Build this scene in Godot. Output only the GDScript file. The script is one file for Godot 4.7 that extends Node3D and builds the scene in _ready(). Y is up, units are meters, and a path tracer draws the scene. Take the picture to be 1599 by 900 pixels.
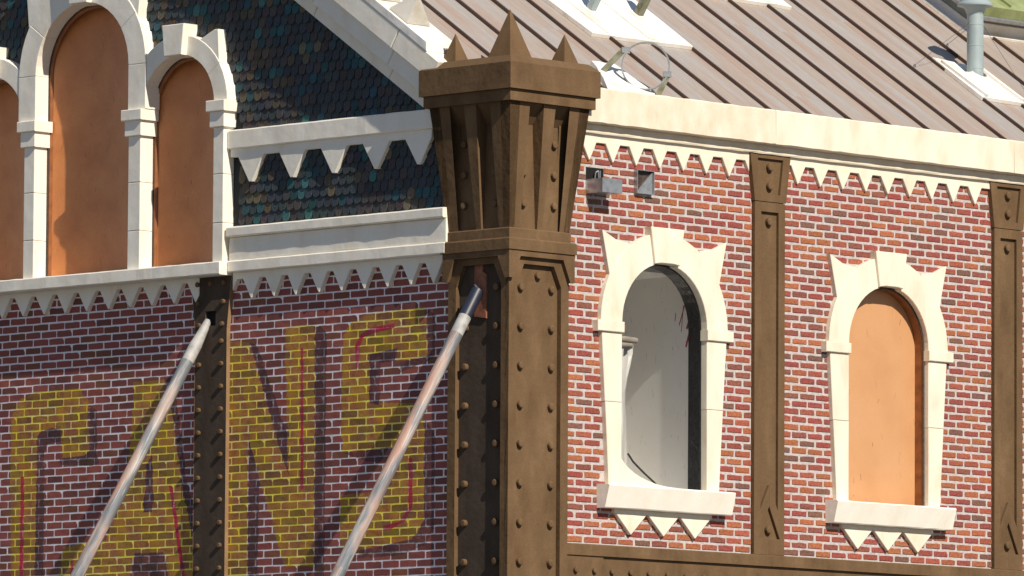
extends Node3D
# A corner of an old-fashioned theme building: painted brick, cast stone, riveted bronze column, metal roof.
# Axes: the sunny wall is the plane z = 0 (x runs along it), the shaded wall is the plane x = 0 (runs towards -z).

const RF := Transform3D.IDENTITY                                                                   # sunny facade: u = x, v = y, w = z
var LF := Transform3D(Basis(Vector3(0, 0, 1), Vector3(0, 1, 0), Vector3(-1, 0, 0)), Vector3.ZERO)  # shaded facade: u = z, v = y, w = -x
const SLOPE := 0.6625
const EAVE_W := 0.2
const EAVE_Y := 8.95
var rng := RandomNumberGenerator.new()
var M := {}
var building: Node3D

# ------------------------------------------------------------------ mesh helper
class MB:
	var v := PackedVector3Array()
	var n := PackedVector3Array()
	var c := PackedColorArray()
	var t := PackedVector2Array()
	var col := Color(1, 1, 1)
	var uvs := Vector4(1, 0, 1, 0)        # uv = (x * a + b, y * c + d)
	var pre := Transform3D.IDENTITY       # applied to everything that is added

	func put(p: Vector3, nn: Vector3, uv = null):
		v.append(pre * p); n.append((pre.basis * nn).normalized()); c.append(col)
		t.append(uv if uv != null else Vector2(p.x * uvs.x + uvs.y, p.y * uvs.z + uvs.w))
	func tri(a: Vector3, b: Vector3, d: Vector3):        # counter-clockwise seen from outside
		var nn := (b - a).cross(d - a)
		if nn.length_squared() < 1e-14: return
		nn = nn.normalized()
		put(a, nn); put(d, nn); put(b, nn)
	func quad(a: Vector3, b: Vector3, d: Vector3, e: Vector3):
		tri(a, b, d); tri(a, d, e)
	static func area(p: PackedVector2Array) -> float:
		var s := 0.0
		for i in p.size():
			var q: Vector2 = p[(i + 1) % p.size()]
			s += p[i].x * q.y - q.x * p[i].y
		return s * 0.5
	static func inset(p: PackedVector2Array, d: float) -> PackedVector2Array:
		var out := PackedVector2Array()
		var k := p.size()
		for i in k:
			var a: Vector2 = (p[i] - p[(i + k - 1) % k]).normalized()
			var b: Vector2 = (p[(i + 1) % k] - p[i]).normalized()
			var na := Vector2(-a.y, a.x)
			var nb := Vector2(-b.y, b.x)
			var m := na + nb
			var l: float = m.length_squared()
			var off := na * d
			if l > 0.15: off = m * (2.0 * d / l)
			out.append(p[i] + off)
		return out
	func prism(poly, z0: float, z1: float, bev := 0.0, back := false):
		var p := PackedVector2Array(poly)
		if area(p) < 0: p.reverse()
		var q := inset(p, bev) if bev > 0 else p
		var k := p.size()
		var ix := Geometry2D.triangulate_polygon(q)
		for i in range(0, ix.size(), 3):
			var a := q[ix[i]]; var b := q[ix[i + 1]]; var d := q[ix[i + 2]]
			if (b - a).cross(d - a) < 0:
				var s := b; b = d; d = s
			tri(Vector3(a.x, a.y, z1), Vector3(b.x, b.y, z1), Vector3(d.x, d.y, z1))
			if back: tri(Vector3(p[ix[i]].x, p[ix[i]].y, z0), Vector3(p[ix[i + 2]].x, p[ix[i + 2]].y, z0), Vector3(p[ix[i + 1]].x, p[ix[i + 1]].y, z0))
		for i in k:
			var j := (i + 1) % k
			quad(Vector3(p[i].x, p[i].y, z0), Vector3(p[j].x, p[j].y, z0), Vector3(p[j].x, p[j].y, z1 - bev), Vector3(p[i].x, p[i].y, z1 - bev))
			if bev > 0:
				quad(Vector3(p[i].x, p[i].y, z1 - bev), Vector3(p[j].x, p[j].y, z1 - bev), Vector3(q[j].x, q[j].y, z1), Vector3(q[i].x, q[i].y, z1))
	func box(a: Vector3, b: Vector3, bev := 0.0):
		prism([Vector2(a.x, a.y), Vector2(b.x, a.y), Vector2(b.x, b.y), Vector2(a.x, b.y)], a.z, b.z, bev, true)
	# profile: polygon in (w, v) swept along u from u0 to u1, edges wandering a little (jit) like hand-cast stone
	func profile(poly, u0: float, u1: float, segs := 1, jit := 0.0, seed_ := 1):
		var p := PackedVector2Array(poly)
		if area(p) < 0: p.reverse()
		var k := p.size()
		var r := RandomNumberGenerator.new(); r.seed = seed_
		var rings := []
		for s in segs + 1:
			var ring := PackedVector3Array()
			for i in k:
				var o := Vector2(r.randf_range(-jit, jit), r.randf_range(-jit, jit))
				ring.append(Vector3(lerp(u0, u1, float(s) / segs), p[i].y + o.y, p[i].x + o.x))
			rings.append(ring)
		for s in segs:
			for i in k:
				var j := (i + 1) % k
				quad(rings[s][i], rings[s][j], rings[s + 1][j], rings[s + 1][i])
		var ix := Geometry2D.triangulate_polygon(p)
		for i in range(0, ix.size(), 3):
			tri(rings[0][ix[i]], rings[0][ix[i + 1]], rings[0][ix[i + 2]])
			tri(rings[segs][ix[i]], rings[segs][ix[i + 2]], rings[segs][ix[i + 1]])
	# lathe about the local z axis: pts = (radius, z)
	func lathe(pts: Array, seg := 14, xf := Transform3D.IDENTITY):
		for i in pts.size() - 1:
			var p: Vector2 = pts[i]; var q: Vector2 = pts[i + 1]
			var dir := q - p
			var nl := Vector2(dir.y, -dir.x).normalized()
			for s in seg:
				var a0 := TAU * s / seg; var a1 := TAU * (s + 1) / seg
				var c0 := Vector2(cos(a0), sin(a0)); var c1 := Vector2(cos(a1), sin(a1))
				var A := xf * Vector3(c0.x * p.x, c0.y * p.x, p.y); var B := xf * Vector3(c1.x * p.x, c1.y * p.x, p.y)
				var Cc := xf * Vector3(c1.x * q.x, c1.y * q.x, q.y); var D := xf * Vector3(c0.x * q.x, c0.y * q.x, q.y)
				var n0 := xf.basis * Vector3(c0.x * nl.x, c0.y * nl.x, nl.y); var n1 := xf.basis * Vector3(c1.x * nl.x, c1.y * nl.x, nl.y)
				var u0 := Vector2(float(s) / seg, p.y); var u1 := Vector2(float(s + 1) / seg, p.y)
				var u2 := Vector2(float(s + 1) / seg, q.y); var u3 := Vector2(float(s) / seg, q.y)
				if p.x > 1e-6: put(A, n0, u0); put(Cc, n1, u2); put(B, n1, u1)
				if q.x > 1e-6: put(A, n0, u0); put(D, n0, u3); put(Cc, n1, u2)
	func tube(a: Vector3, b: Vector3, r: float, seg := 10, r2 := -1.0):
		var z := (b - a).normalized()
		var x := z.cross(Vector3.UP if absf(z.y) < 0.95 else Vector3.RIGHT).normalized()
		var xf := Transform3D(Basis(x, z.cross(x), z), a)
		var l := (b - a).length()
		lathe([Vector2(0, 0), Vector2(r, 0), Vector2(r if r2 < 0 else r2, l), Vector2(0, l)], seg, xf)
	func path(pts: Array, r: float, seg := 8):
		for i in pts.size() - 1: tube(pts[i], pts[i + 1], r, seg)
	func mesh() -> ArrayMesh:
		var arr := []
		arr.resize(Mesh.ARRAY_MAX)
		arr[Mesh.ARRAY_VERTEX] = v; arr[Mesh.ARRAY_NORMAL] = n; arr[Mesh.ARRAY_COLOR] = c; arr[Mesh.ARRAY_TEX_UV] = t
		var m := ArrayMesh.new()
		m.add_surface_from_arrays(Mesh.PRIMITIVE_TRIANGLES, arr)
		return m

# ------------------------------------------------------------------ node helpers
func node(called: String, parent: Node, xf := Transform3D.IDENTITY) -> Node3D:
	var o := Node3D.new(); o.name = called
	parent.add_child(o, true); o.transform = xf
	return o
func put(called: String, m, mat: Material, parent: Node, xf := Transform3D.IDENTITY) -> MeshInstance3D:
	var o := MeshInstance3D.new(); o.name = called
	o.mesh = m.mesh() if m is MB else m
	o.material_override = mat
	parent.add_child(o, true); o.transform = xf
	return o
func tag(o: Node, label: String, category := "", group := "", kind := ""):
	if label: o.set_meta("label", label)
	if category: o.set_meta("category", category)
	if group: o.set_meta("group", group)
	if kind: o.set_meta("kind", kind)
func vary(c: Color, dv: float, dh := 0.0) -> Color:
	var k := 1.0 + rng.randf_range(-dv, dv)
	return Color(c.r * k * (1 + rng.randf_range(-dh, dh)), c.g * k * (1 + rng.randf_range(-dh, dh)), c.b * k * (1 + rng.randf_range(-dh, dh)))
func rect(a: float, b: float, c: float, d: float) -> Array:
	return [Vector2(a, b), Vector2(c, b), Vector2(c, d), Vector2(a, d)]
func v2(a: Array) -> PackedVector2Array:      # flat list of W, y pairs on the shaded facade -> (u, v)
	var p := PackedVector2Array()
	for i in range(0, a.size(), 2): p.append(Vector2(-a[i], a[i + 1]))
	return p
func arch_poly(cx: float, cy: float, r: float, y0: float, seg := 20) -> PackedVector2Array:
	var p := PackedVector2Array([Vector2(cx - r, y0), Vector2(cx + r, y0)])
	for i in seg + 1: p.append(Vector2(cx, cy) + Vector2.from_angle(PI * i / seg) * r)
	return p
func arch_band(cx: float, cy: float, r0: float, r1: float, y0: float, seg := 20) -> PackedVector2Array:   # an upside-down U
	var p := PackedVector2Array([Vector2(cx + r0, y0), Vector2(cx + r1, y0)])
	for i in seg + 1: p.append(Vector2(cx, cy) + Vector2.from_angle(PI * i / seg) * r1)
	p.append(Vector2(cx - r1, y0)); p.append(Vector2(cx - r0, y0))
	for i in seg + 1: p.append(Vector2(cx, cy) + Vector2.from_angle(PI - PI * i / seg) * r0)
	return p
func voussoir(cx: float, cy: float, r0: float, r1: float, a0: float, a1: float) -> PackedVector2Array:
	var p := PackedVector2Array()
	var seg := maxi(2, int(absf(a1 - a0) / 0.13))
	for i in seg + 1: p.append(Vector2(cx, cy) + Vector2.from_angle(lerp(a0, a1, float(i) / seg)) * r1)
	for i in seg + 1: p.append(Vector2(cx, cy) + Vector2.from_angle(lerp(a1, a0, float(i) / seg)) * r0)
	return p

# ------------------------------------------------------------------ materials
func noise(seed_: int, freq: float, oct := 4, kind := FastNoiseLite.TYPE_SIMPLEX_SMOOTH) -> FastNoiseLite:
	var f := FastNoiseLite.new()
	f.seed = seed_; f.frequency = freq; f.noise_type = kind; f.fractal_octaves = oct
	return f
func mottle(stops: Array, seed_: int, freq: float, size := 256, oct := 4, speck := 0.0, sx := 1.0, sy := 1.0, scuffs := 0) -> ImageTexture:   # seamless colour noise
	var src: Image
	if sx == 1.0 and sy == 1.0:
		src = noise(seed_, freq, oct).get_seamless_image(size, size)
	else:
		src = noise(seed_, freq, oct).get_seamless_image(int(size * sx), int(size * sy)); src.resize(size, size, Image.INTERPOLATE_CUBIC)
	var g := Gradient.new()
	var offs := PackedFloat32Array(); var cols := PackedColorArray()
	for i in stops.size():
		offs.append(float(i) / (stops.size() - 1)); cols.append(stops[i])
	g.offsets = offs; g.colors = cols
	var r := RandomNumberGenerator.new(); r.seed = seed_ + 7
	var im := Image.create(size, size, true, Image.FORMAT_RGB8)
	for y in size:
		for x in size:
			var c := g.sample(src.get_pixel(x, y).r)
			if speck > 0:
				var k := 1.0 + r.randf_range(-speck, speck)
				c = Color(c.r * k, c.g * k, c.b * k)
			im.set_pixel(x, y, c)
	for i in scuffs:          # scratches, drips and rubbed spots
		var p := Vector2(r.randf(), r.randf()) * size
		var d := Vector2(r.randf_range(-.5, .5), r.randf_range(.4, 1.6))
		var to := Color(.06, .04, .03) if r.randf() < .65 else Color(.9, .8, .7)
		var k0 := r.randf_range(.12, .45)
		for j in r.randi_range(2, 22):
			var q := Vector2i(int(p.x + d.x * j) % size, int(p.y + d.y * j) % size)
			if q.x < 0 or q.y < 0: continue
			im.set_pixelv(q, im.get_pixelv(q).lerp(to, k0 * r.randf_range(.5, 1)))
			if r.randf() < .4 and q.x + 1 < size: im.set_pixel(q.x + 1, q.y, im.get_pixel(q.x + 1, q.y).lerp(to, k0 * .6))
	im.generate_mipmaps()
	return ImageTexture.create_from_image(im)
func bump(seed_: int, freq: float, strength: float, size := 256, oct := 5) -> ImageTexture:
	var im := noise(seed_, freq, oct).get_seamless_image(size, size)
	im.convert(Image.FORMAT_RGBA8)
	im.bump_map_to_normal_map(strength)
	im.generate_mipmaps()
	return ImageTexture.create_from_image(im)
func mat(tex, rough: float, metal := 0.0, scale := 1.0, nrm = null, nscale := 1.0, vc := false) -> StandardMaterial3D:
	var m := StandardMaterial3D.new()
	if tex is Texture2D: m.albedo_texture = tex
	elif tex is Color: m.albedo_color = tex
	m.roughness = rough; m.metallic = metal
	m.uv1_triplanar = true; m.uv1_world_triplanar = true
	m.uv1_scale = Vector3.ONE * scale
	if nrm:
		m.normal_enabled = true; m.normal_texture = nrm; m.normal_scale = nscale
	m.vertex_color_use_as_albedo = vc
	return m
func lin(r: float, g: float, b: float) -> Color: return Color(r, g, b).linear_to_srgb()

func make_materials():
	var rough_n := bump(11, 0.02, 2.2)
	var fine_n := bump(12, 0.06, 2.5)
	M.stone = mat(mottle([lin(.71, .62, .47), lin(.785, .71, .565), lin(.805, .74, .61), lin(.82, .765, .655)], 21, 0.009, 512, 4, .02, 1.5, .6), .8, 0, .45, rough_n, .15)
	M.stone_pale = mat(mottle([lin(.80, .73, .60), lin(.85, .80, .69), lin(.87, .83, .73), lin(.88, .85, .76)], 22, 0.009, 512, 4, .025, 1.5, .6), .85, 0, .5, rough_n, .25)  # paler stone; on the shaded facade its colour makes up for dim light
	M.stone_stain = mat(mottle([lin(.66, .56, .41), lin(.73, .64, .49), lin(.77, .69, .55), lin(.80, .74, .62)], 23, 0.012, 512, 5, .03, 1.3, .8), .85, 0, .5, rough_n, .25)
	M.bronze = mat(mottle([lin(.112, .069, .037), lin(.145, .090, .048), lin(.162, .101, .054), lin(.20, .127, .069)], 31, 0.008, 512, 5, .08, 1.5, .6), .8, 0, .5, fine_n, .18)
	M.brass = mat(mottle([lin(.22, .13, .06), lin(.30, .19, .10)], 33, 0.02, 128, 4, .05), .7, 0, 1.0)
	M.bronze_shade = mat(mottle([lin(.062, .046, .034), lin(.080, .060, .045), lin(.098, .073, .054)], 32, 0.012, 256, 5, .08, 1.4, .6), .8, 0, .8, fine_n, .1)  # bronze again, with the shade of the left faces put into the colour
	M.mortar = mat(mottle([lin(.42, .365, .345), lin(.51, .455, .435), lin(.58, .53, .51)], 41, 0.05, 256, 4, .08), .95, 0, 1.5, rough_n, 1.0)
	M.brick = mat(mottle([Color(.72, .70, .70), Color(.9, .88, .87), Color(1, 1, 1)], 42, 0.05, 256, 4, .14), .85, 0, 2.5, fine_n, .8, true)
	M.shingle = mat(mottle([Color(.62, .62, .62), Color(.85, .85, .85), Color(1, 1, 1)], 43, 0.05, 256, 4, .16), .75, 0, 3.0, fine_n, .8, true)
	M.shingle_bed = mat(lin(.012, .016, .02), .9)
	M.orange = mat(mottle([lin(.56, .285, .13), lin(.60, .315, .145), lin(.62, .335, .165)], 51, 0.006, 512, 5, .02, 1.0, 1.0, 60), .42, 0, .5)
	M.orange_old = mat(mottle([lin(.52, .18, .055), lin(.60, .22, .07), lin(.65, .26, .085)], 51, 0.012, 512, 5, .05, 1.0, 1.0, 130), .34, 0, .5)
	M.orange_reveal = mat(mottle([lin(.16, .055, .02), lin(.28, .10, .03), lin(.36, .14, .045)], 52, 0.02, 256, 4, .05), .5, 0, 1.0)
	M.black = mat(mottle([lin(.008, .009, .011), lin(.012, .013, .016), lin(.028, .03, .034)], 53, 0.03, 256, 5, .1), .3, 0, 1.5, fine_n, .8)
	M.sealant = mat(mottle([lin(.03, .02, .015), lin(.09, .06, .045)], 54, 0.06, 128), .6, 0, 2.0, fine_n, 1.0)
	M.room = mat(mottle([lin(.84, .82, .78), lin(.87, .855, .82)], 55, 0.01, 512, 4, .0, 1.0, 1.0, 160), .8, 0, .6)
	M.seam = mat(mottle([lin(.060, .033, .023), lin(.085, .048, .035)], 61, 0.03, 128), .6, .1, 1.0)
	M.membrane = mat(mottle([lin(.62, .55, .42), lin(.80, .76, .68), lin(.84, .82, .77), lin(.86, .85, .81)], 62, 0.012, 256, 5, .03), .75, 0, .6, rough_n, .5)
	M.galv = mat(mottle([lin(.30, .31, .31), lin(.42, .44, .45), lin(.50, .52, .53)], 63, 0.03, 256, 4, .05), .35, .7, 1.5)
	M.old_zinc = mat(mottle([lin(.10, .095, .05), lin(.20, .20, .13), lin(.28, .29, .22)], 64, 0.02, 256, 4, .1), .6, .2, 2.0)
	M.flue = mat(mottle([lin(.27, .33, .34), lin(.34, .41, .42), lin(.38, .45, .46)], 65, 0.012, 256, 4, .02), .5, .1, 1.0)
	M.green = mat(mottle([lin(.17, .20, .07), lin(.27, .31, .13), lin(.36, .40, .21)], 66, 0.02, 256, 4, .06), .7, 0, .8)
	M.grey_wall = mat(mottle([lin(.20, .23, .21), lin(.30, .34, .31)], 67, 0.01, 256), .7, 0, .8)
	M.rust = mat(mottle([lin(.16, .055, .03), lin(.27, .10, .055), lin(.34, .15, .09)], 68, 0.03, 128, 4, .1), .85, 0, 2.0)
	M.navy = mat(mottle([lin(.012, .016, .03), lin(.03, .035, .06)], 69, 0.03, 128, 4), .45, 0, 2.0)
	M.lavender = mat(lin(.42, .20, .30), .8)
	M.hole_shade = mat(lin(.006, .005, .005), .95)  # near-black colour that stands for the shade inside holes
	M.red = mat(lin(.32, .02, .03), .5)
	M.wire = mat(lin(.05, .05, .05), .5, .4)
	M.concrete = mat(mottle([lin(.10, .098, .093), lin(.15, .146, .14)], 71, 0.01, 256, 5, .05), .9, 0, .1)
	M.low_brick = mat(mottle([lin(.20, .06, .04), lin(.30, .09, .055)], 72, 0.05, 128), .9, 0, 1.0)
	M.primer = mat(mottle([lin(.26, .265, .26), lin(.42, .41, .39), lin(.54, .53, .50)], 70, 0.03, 128, 4, .05), .6, 0, 2.0)
	M.plastic = mat(lin(.50, .49, .47), .4)
	M.old_cloth = mat(mottle([lin(.20, .17, .14), lin(.34, .30, .26)], 77, .04, 128), .9, 0, 2.0)
	for k in ["bronze", "bronze_shade"]: M[k].metallic_specular = .15
	# copper-brown standing seam panels: streaks run down the slope (own UVs), tone by vertex colour
	var st := mottle([lin(.30, .20, .16), lin(.38, .29, .24), lin(.40, .345, .31), lin(.42, .35, .30), lin(.44, .42, .41)], 73, 0.02, 512, 5, .02, 1.0, 5.0)
	st = _streaks()
	M.roof = StandardMaterial3D.new()
	M.roof.albedo_texture = st; M.roof.roughness = .55; M.roof.metallic = .1; M.roof.vertex_color_use_as_albedo = true
	# bracing poles: primer, bare steel and rust in long smears (own UVs)
	for k in 2:
		var pm := StandardMaterial3D.new()
		pm.albedo_texture = _pole_tex(.05 if k == 0 else .5); pm.roughness = .6
		pm.normal_enabled = true; pm.normal_texture = fine_n; pm.normal_scale = .3; pm.uv1_scale = Vector3(1, .4, 1)
		M["pole_grey" if k == 0 else "pole_rusty"] = pm

func _streaks() -> ImageTexture:
	var a := noise(73, 0.03, 4); var b := noise(74, 0.006, 3); var d := noise(75, 0.05, 3)
	var im := Image.create(256, 512, true, Image.FORMAT_RGB8)
	for y in 512:
		for x in 256:
			var s := a.get_noise_2d(x, y * 0.08)
			var w := b.get_noise_2d(x * 2.0, y * 0.7)
			var k := .93 + .045 * s + .03 * d.get_noise_2d(x, y)
			var c := lin(.455, .37, .305).lerp(lin(.45, .415, .385), clampf(.30 + 2.0 * w + .3 * s, 0, 1))
			c = c.lerp(lin(.43, .30, .24), clampf(1.3 * d.get_noise_2d(x * .3 + 900, y * .05) - .1, 0, .6))
			im.set_pixel(x, y, Color(c.r * k, c.g * k, c.b * k))
	im.generate_mipmaps()
	return ImageTexture.create_from_image(im)
func _pole_tex(rust: float) -> ImageTexture:
	var a := noise(81 + int(rust * 50), 0.012, 5); var b := noise(82, 0.02, 4); var d := noise(83, 0.06, 4)
	var im := Image.create(128, 512, true, Image.FORMAT_RGB8)
	for y in 512:
		for x in 128:
			var ang := TAU * x / 128.0
			var p := Vector3(cos(ang) * 20, sin(ang) * 20, y * 0.3)
			var n1 := a.get_noise_3dv(p * 1.2); var n2 := b.get_noise_3dv(p + Vector3(300, 0, 0)); var n3 := d.get_noise_3dv(p * Vector3(1.5, 1.5, .5))
			var c := lin(.40, .235, .18).lerp(lin(.37, .335, .315), clampf(.86 - rust * 1.35 + 1.6 * n1, 0, 1))
			c = c.lerp(lin(.12, .145, .17), clampf(2.4 * n2 + .25 - rust * .6, 0, .85))
			c = c.lerp(lin(.62, .60, .57), clampf(2.4 * n3 - .6, 0, .6))
			im.set_pixel(x, y, c)
	im.generate_mipmaps()
	return ImageTexture.create_from_image(im)

# The lettering painted on the shaded brick wall, one sheet for the bricks and one for their joints.
const PX0 := -6.8; const PY1 := 7.6; const PW := 6.2; const PH := 3.0
const PRES := 200.0
func _fill(im: Image, poly: PackedVector2Array, c: Color, jit: float, seed_: int):
	var r := noise(seed_, 0.05, 3)
	var w := im.get_width(); var h := im.get_height()
	for row in h:
		var y := PY1 - (row + .5) / PRES
		var xs := []
		for i in poly.size():
			var a := poly[i]; var b := poly[(i + 1) % poly.size()]
			if (a.y > y) != (b.y > y): xs.append(a.x + (y - a.y) / (b.y - a.y) * (b.x - a.x))
		xs.sort()
		for i in range(0, xs.size() - 1, 2):
			var x0 := int((xs[i] - PX0) * PRES + jit * r.get_noise_2d(row * 1.0, i * 90.0))
			var x1 := int((xs[i + 1] - PX0) * PRES + jit * r.get_noise_2d(row * 1.0, i * 90.0 + 40))
			im.fill_rect(Rect2i(clampi(x0, 0, w), row, maxi(0, mini(x1, w) - clampi(x0, 0, w)), 1), c)
func make_paint():
	var yellow := [
		[6.41,4.91, 6.44,6.29, 6.41,6.44, 6.30,6.54, 6.11,6.59, 5.49,6.60, 5.38,6.49, 5.35,6.02, 5.42,5.98, 5.72,5.97, 5.74,6.23, 5.86,6.25, 6.01,6.23, 6.07,6.18, 6.08,4.60, 6.41,4.60],
		[4.76,6.62, 4.36,6.62, 4.27,6.42, 4.10,5.67, 3.97,5.23, 3.90,4.60, 4.22,4.60, 4.34,5.06, 4.73,5.07, 4.85,4.60, 5.80,4.60, 5.69,5.15, 5.42,5.18, 5.12,5.19, 4.83,5.86, 4.78,6.26],
		[3.53,6.93, 3.25,6.90, 2.73,5.70, 2.78,7.01, 2.38,7.01, 2.39,4.87, 2.76,4.88, 3.25,6.04, 3.25,4.60, 3.53,4.60],
		[2.04,6.89, 1.93,7.01, 1.74,7.07, 1.02,7.09, 0.99,6.66, 1.36,6.63, 1.36,6.73, 1.70,6.71, 1.70,6.29, 1.06,6.25, 1.02,6.02, 1.01,5.23, 1.16,5.07, 1.83,5.00, 2.06,5.02, 2.06,5.49, 1.65,5.50, 1.43,5.55, 1.32,5.85, 2.03,5.87, 2.06,6.07]]
	var dark := [
		[4.36,6.64, 4.23,6.63, 4.04,5.67, 3.97,5.51, 3.97,5.23, 4.10,5.63, 4.27,6.42], [4.51,5.95, 4.48,5.53, 4.50,5.43, 4.62,5.43, 4.58,5.85],
		[4.82,4.60, 4.73,5.06, 4.34,5.06, 4.21,4.60], [6.08,4.60, 6.07,6.18, 6.01,6.23, 5.86,6.25, 5.74,6.23, 5.75,6.12, 5.93,6.11, 5.97,6.03, 5.96,4.60],
		[5.36,6.44, 5.26,6.38, 5.25,5.98, 5.22,5.90, 5.31,5.88, 5.76,5.91, 5.76,5.96, 5.42,5.98, 5.35,6.02], [3.23,6.90, 3.15,6.87, 3.05,6.69, 2.75,6.07, 2.72,5.70, 2.81,5.86],
		[2.40,6.99, 2.33,7.00, 2.25,6.92, 2.26,4.60, 2.38,4.60], [3.23,6.03, 3.10,5.69, 3.12,4.60, 3.24,4.60], [1.70,6.71, 1.37,6.75, 1.38,6.64, 1.57,6.63, 1.58,6.26, 1.70,6.29],
		[1.00,7.07, 0.89,7.01, 0.90,6.64, 1.33,6.53, 1.33,6.62, 0.99,6.66], [1.02,6.10, 0.95,6.06, 0.88,5.94, 0.89,5.16, 1.00,5.02, 1.27,4.94, 1.83,4.92, 1.83,4.99, 1.16,5.07, 1.01,5.23], [2.03,5.86, 1.32,5.89, 1.37,5.75, 1.73,5.77]]
	var red := [
		[6.29,5.82, 6.24,5.82, 6.24,4.60, 6.29,4.60], [4.28,5.67, 4.23,5.64, 4.00,4.60, 4.05,4.60], [5.59,5.02, 5.55,5.03, 5.55,4.60, 5.60,4.60], [2.58,6.81, 2.55,6.81, 2.53,5.56, 2.57,5.56],
		[1.88,6.60, 1.89,6.80, 1.82,6.90, 1.67,6.95, 1.40,6.97, 1.40,6.93, 1.63,6.90, 1.78,6.87, 1.84,6.78, 1.84,6.60], [1.21,5.78, 1.16,5.78, 1.16,5.35, 1.26,5.23, 1.42,5.17, 1.52,5.17, 1.52,5.20, 1.31,5.23, 1.21,5.35]]
	for which in 2:
		var im := Image.create(int(PW * PRES), int(PH * PRES), true, Image.FORMAT_RGB8)
		var base: Color = [lin(.285, .075, .060), lin(.82, .775, .79)][which]
		im.fill(base)
		var r := RandomNumberGenerator.new(); r.seed = 5 + which
		var cy: Color = [lin(.42, .205, .036), lin(.92, .74, .07)][which]
		var cd: Color = [lin(.105, .038, .038), lin(.20, .165, .185)][which]
		var cr: Color = [lin(.48, .025, .06), lin(.62, .035, .09)][which]
		for i in dark.size(): _fill(im, v2(dark[i]), cd, 4.0, 400 + i)
		for i in yellow.size(): _fill(im, v2(yellow[i]), cy, 4.0, 300 + i)
		for i in dark.size(): _fill(im, v2(dark[i]), cd, 4.0, 400 + i)
		for i in red.size(): _fill(im, v2(red[i]), cr, 2.0, 500 + i)
		# wear: the paint has thinned in streaks and patches, more in some letters than others
		var wn := noise(610, 0.018, 4); var wf := noise(611, 0.12, 2)
		for y in im.get_height():
			for x in im.get_width():
				var p := im.get_pixel(x, y)
				var k := clampf(.16 + .75 * wn.get_noise_2d(x * 1.4, y * .7) + .35 * wf.get_noise_2d(x, y), 0, .62)
				im.set_pixel(x, y, p.lerp(base, k))
		for i in 1500:
			var x := r.randi_range(0, im.get_width() - 20); var y := r.randi_range(0, im.get_height() - 6)
			var p := im.get_pixel(x, y)
			im.fill_rect(Rect2i(x, y, r.randi_range(2, 14), r.randi_range(1, 2)), p.lerp(base, r.randf_range(.1, .4)).lightened(r.randf_range(0, .10)))
		im.generate_mipmaps()
		var m := StandardMaterial3D.new()
		m.albedo_texture = ImageTexture.create_from_image(im)
		m.roughness = .8
		m.vertex_color_use_as_albedo = true
		m.normal_enabled = true; m.normal_texture = bump(90 + which, 0.05, 2.0); m.normal_scale = .25
		M["paint_brick" if which == 0 else "paint_mortar"] = m
const PUV := Vector4(1.0 / 6.2, 6.8 / 6.2, -1.0 / 3.0, 7.6 / 3.0)

# ------------------------------------------------------------------ bricks
func brick_poly(w: float, h: float, rough: float, curl: float) -> PackedVector2Array:
	var p := PackedVector2Array()
	var k := 5
	for i in k: p.append(Vector2(lerp(0.004, w - 0.004, float(i) / (k - 1)), rng.randf_range(0, rough * .5)))
	p.append(Vector2(w - rng.randf_range(0, rough * .5), h * .35))
	if rng.randf() < curl: p.append(Vector2(w - rng.randf_range(.002, .006), h * .55)); p.append(Vector2(w - h * .35, h - rng.randf_range(.001, .008)))
	else: p.append(Vector2(w - rng.randf_range(0, rough), h - rng.randf_range(.002, .002 + rough)))
	for i in [3, 2, 1]: p.append(Vector2(w * i / 4.0 + rng.randf_range(-.008, .008), h - rng.randf_range(0, rough)))
	p.append(Vector2(rng.randf_range(0, rough), h - rng.randf_range(.002, .002 + rough)))
	p.append(Vector2(rng.randf_range(0, rough * .5), h * .4))
	return p

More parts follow.
